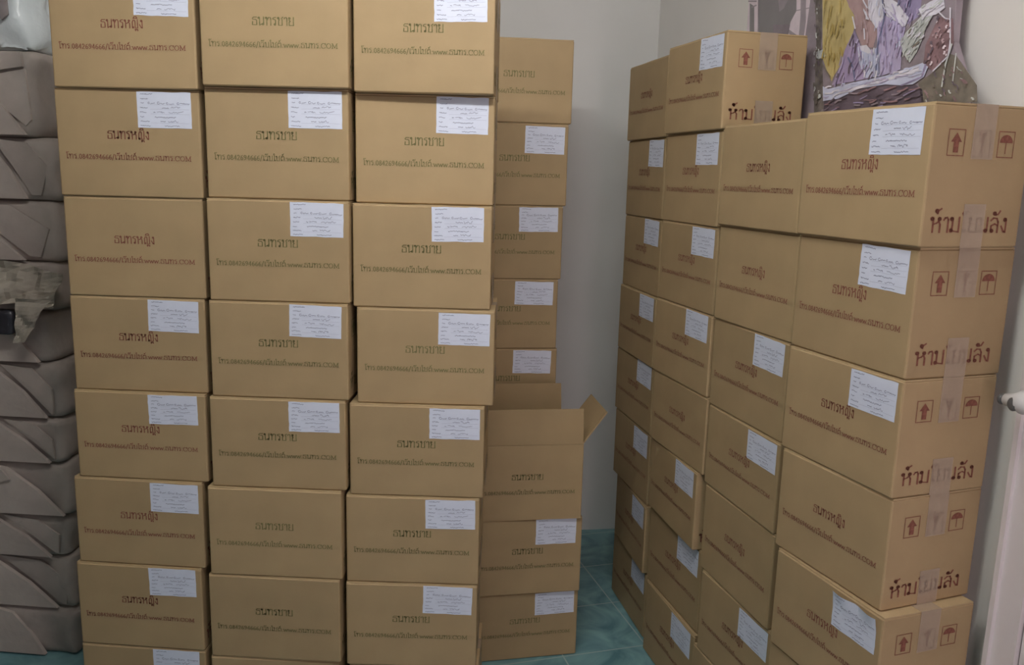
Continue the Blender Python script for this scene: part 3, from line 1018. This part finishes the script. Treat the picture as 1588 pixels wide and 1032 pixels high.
def dabs(P, n, mats, ang, lvl, ln=(30, 90), wd=(4, 12)):
    xs, ys = [p[0] for p in P], [p[1] for p in P]
    k = 0
    for _ in range(n * 8):
        x, y = rnd.uniform(min(xs), max(xs)), rnd.uniform(min(ys), max(ys))
        if not inside(x, y, P):
            continue
        a = math.radians(ang + rnd.uniform(-16, 16))
        L = rnd.uniform(*ln) / 2
        bend = rnd.uniform(-8, 8)
        dx, dy = math.cos(a) * L, math.sin(a) * L
        line(q, [(x - dx, y - dy), (x - dy * bend / L, y + dx * bend / L), (x + dx, y + dy)], rnd.uniform(*wd) / 2, cm, lvl + rnd.random(), rnd.choice(mats))
        k += 1
        if k >= n:
            break


YD = paint('paint_ochre', (0.33, 0.25, 0.08), 0.2, 10)
dabs([(175, 0), (370, 0), (420, 150), (330, 400), (250, 520), (180, 380)], 40, [YE, YD, YD], 95, 11)
dabs([(430, 210), (350, 350), (250, 580), (560, 540), (470, 330)], 34, [LV, VB, LR, DK], 115, 11)
dabs([(450, 340), (600, 330), (600, 535), (500, 540)], 20, [LB, LR, LW], 95, 11)
dabs([(600, 200), (660, 110), (790, 200), (740, 490), (600, 540)], 36, [LR, LV, VB, LB], 100, 11)
dabs([(400, 0), (540, 0), (590, 230), (540, 330), (440, 200)], 18, [SK, LW, GV0 := paint('paint_blush', (0.34, 0.25, 0.27), 0.12)], 80, 11)
dabs([(545, 0), (640, 0), (650, 100), (590, 190)], 10, [LW, LB], 100, 11)
dabs([(660, 0), (750, 30), (815, 130), (780, 185), (670, 110)], 10, [LW, LR], 60, 11)
dabs([(740, 320), (900, 120), (980, 70), (890, 300), (800, 440)], 34, [GG, GG, LW, DG], 125, 11)
dabs([(890, 60), (1040, 0), (1040, 60), (910, 130)], 16, [LW, GG], 140, 11)
dabs([(1000, 130), (1075, 140), (1030, 400), (930, 510), (890, 460)], 44, [MR, PK, DK, GV0], 115, 11, (10, 34))
dabs([(760, 0), (900, 0), (870, 130), (800, 180)], 14, [VB, LV, NB], 100, 11)
dabs([(850, 620), (940, 530), (1040, 410), (1140, 650), (1130, 740), (860, 740)], 40, [DG, GG, DK, MR], 70, 11, (12, 40))
dabs([(180, 690), (450, 625), (840, 620), (840, 740), (180, 770)], 30, [DK, BG, MR, VB], 170, 11)
dabs([(180, 600), (450, 580), (880, 470), (880, 550), (450, 615), (190, 680)], 34, [LW, LB, LR], 168, 11)
dabs([(105, -40), (160, -40), (155, 700), (105, 700)], 60, [TR, DG, GG, DK], 88, 11, (12, 40))
q.build('canvas', canvas)

# grey poster on the wall further back
poster = on_wall('wall_poster', 0.84, 1.70, 0.004)
tag(poster, 'grey and white sketch poster on the wall behind the tall right-hand stack', 'poster')
PS = [(1.234, 2.158), (0.857, 2.088), (0.808, 1.786), (1.179, 1.811)]


def pm(x, y, lvl):
    u, v = (x - 140) / (740 - 140), y / 1032.0
    s, t = bil(PS, u, v)
    return (0.84 - s, -0.0004 * lvl, t - 1.70)


GR = paint('print_grey', (0.19, 0.18, 0.185), 0.1, 8)
GV = paint('print_mauve', (0.27, 0.235, 0.26), 0.15)
q = MB()
ol = [(-0.40, 0.0), (0.035, 0.0), (0.035, 0.80), (-0.40, 0.80)]
q.add([(x, -0.0003, zz) for x, zz in ol] + [(x, 0.0025, zz) for x, zz in ol],
      [(0, 1, 2, 3), (7, 6, 5, 4), (0, 4, 5, 1), (1, 5, 6, 2), (2, 6, 7, 3), (3, 7, 4, 0)], PK)
flat(q, [(238, -900), (600, -900), (595, 100), (545, 200), (515, 300), (500, 360), (400, 700), (235, 700)], cm if False else pm, 2, GR)
flat(q, [(640, -900), (685, -900), (675, 200), (655, 380), (612, 380), (630, 150)], pm, 2, GV)
flat(q, [(520, 270), (600, 330), (640, 370), (600, 380), (515, 300)], pm, 3, GV)
flat(q, [(140, 30), (188, 60), (186, 700), (138, 700)], pm, 2, GR)
line(q, [(125, 12), (215, 12)], 7, pm, 3, GV)
line(q, [(160, 70), (215, 48)], 6, pm, 3, GV)
line(q, [(237, -600), (232, 300)], 3, pm, 4, DK)
flat(q, [(430, 0), (520, 0), (480, 80), (440, 110)], pm, 3, GV)
line(q, [(590, 100), (740, 65)], 4, pm, 3, GV)
line(q, [(670, 795), (740, 790), (690, 900), (670, 1000)], 5, pm, 3, VB)
flat(q, [(380, 230), (540, 230), (520, 330), (380, 320)], pm, 3, BG)
q.build('print', poster)
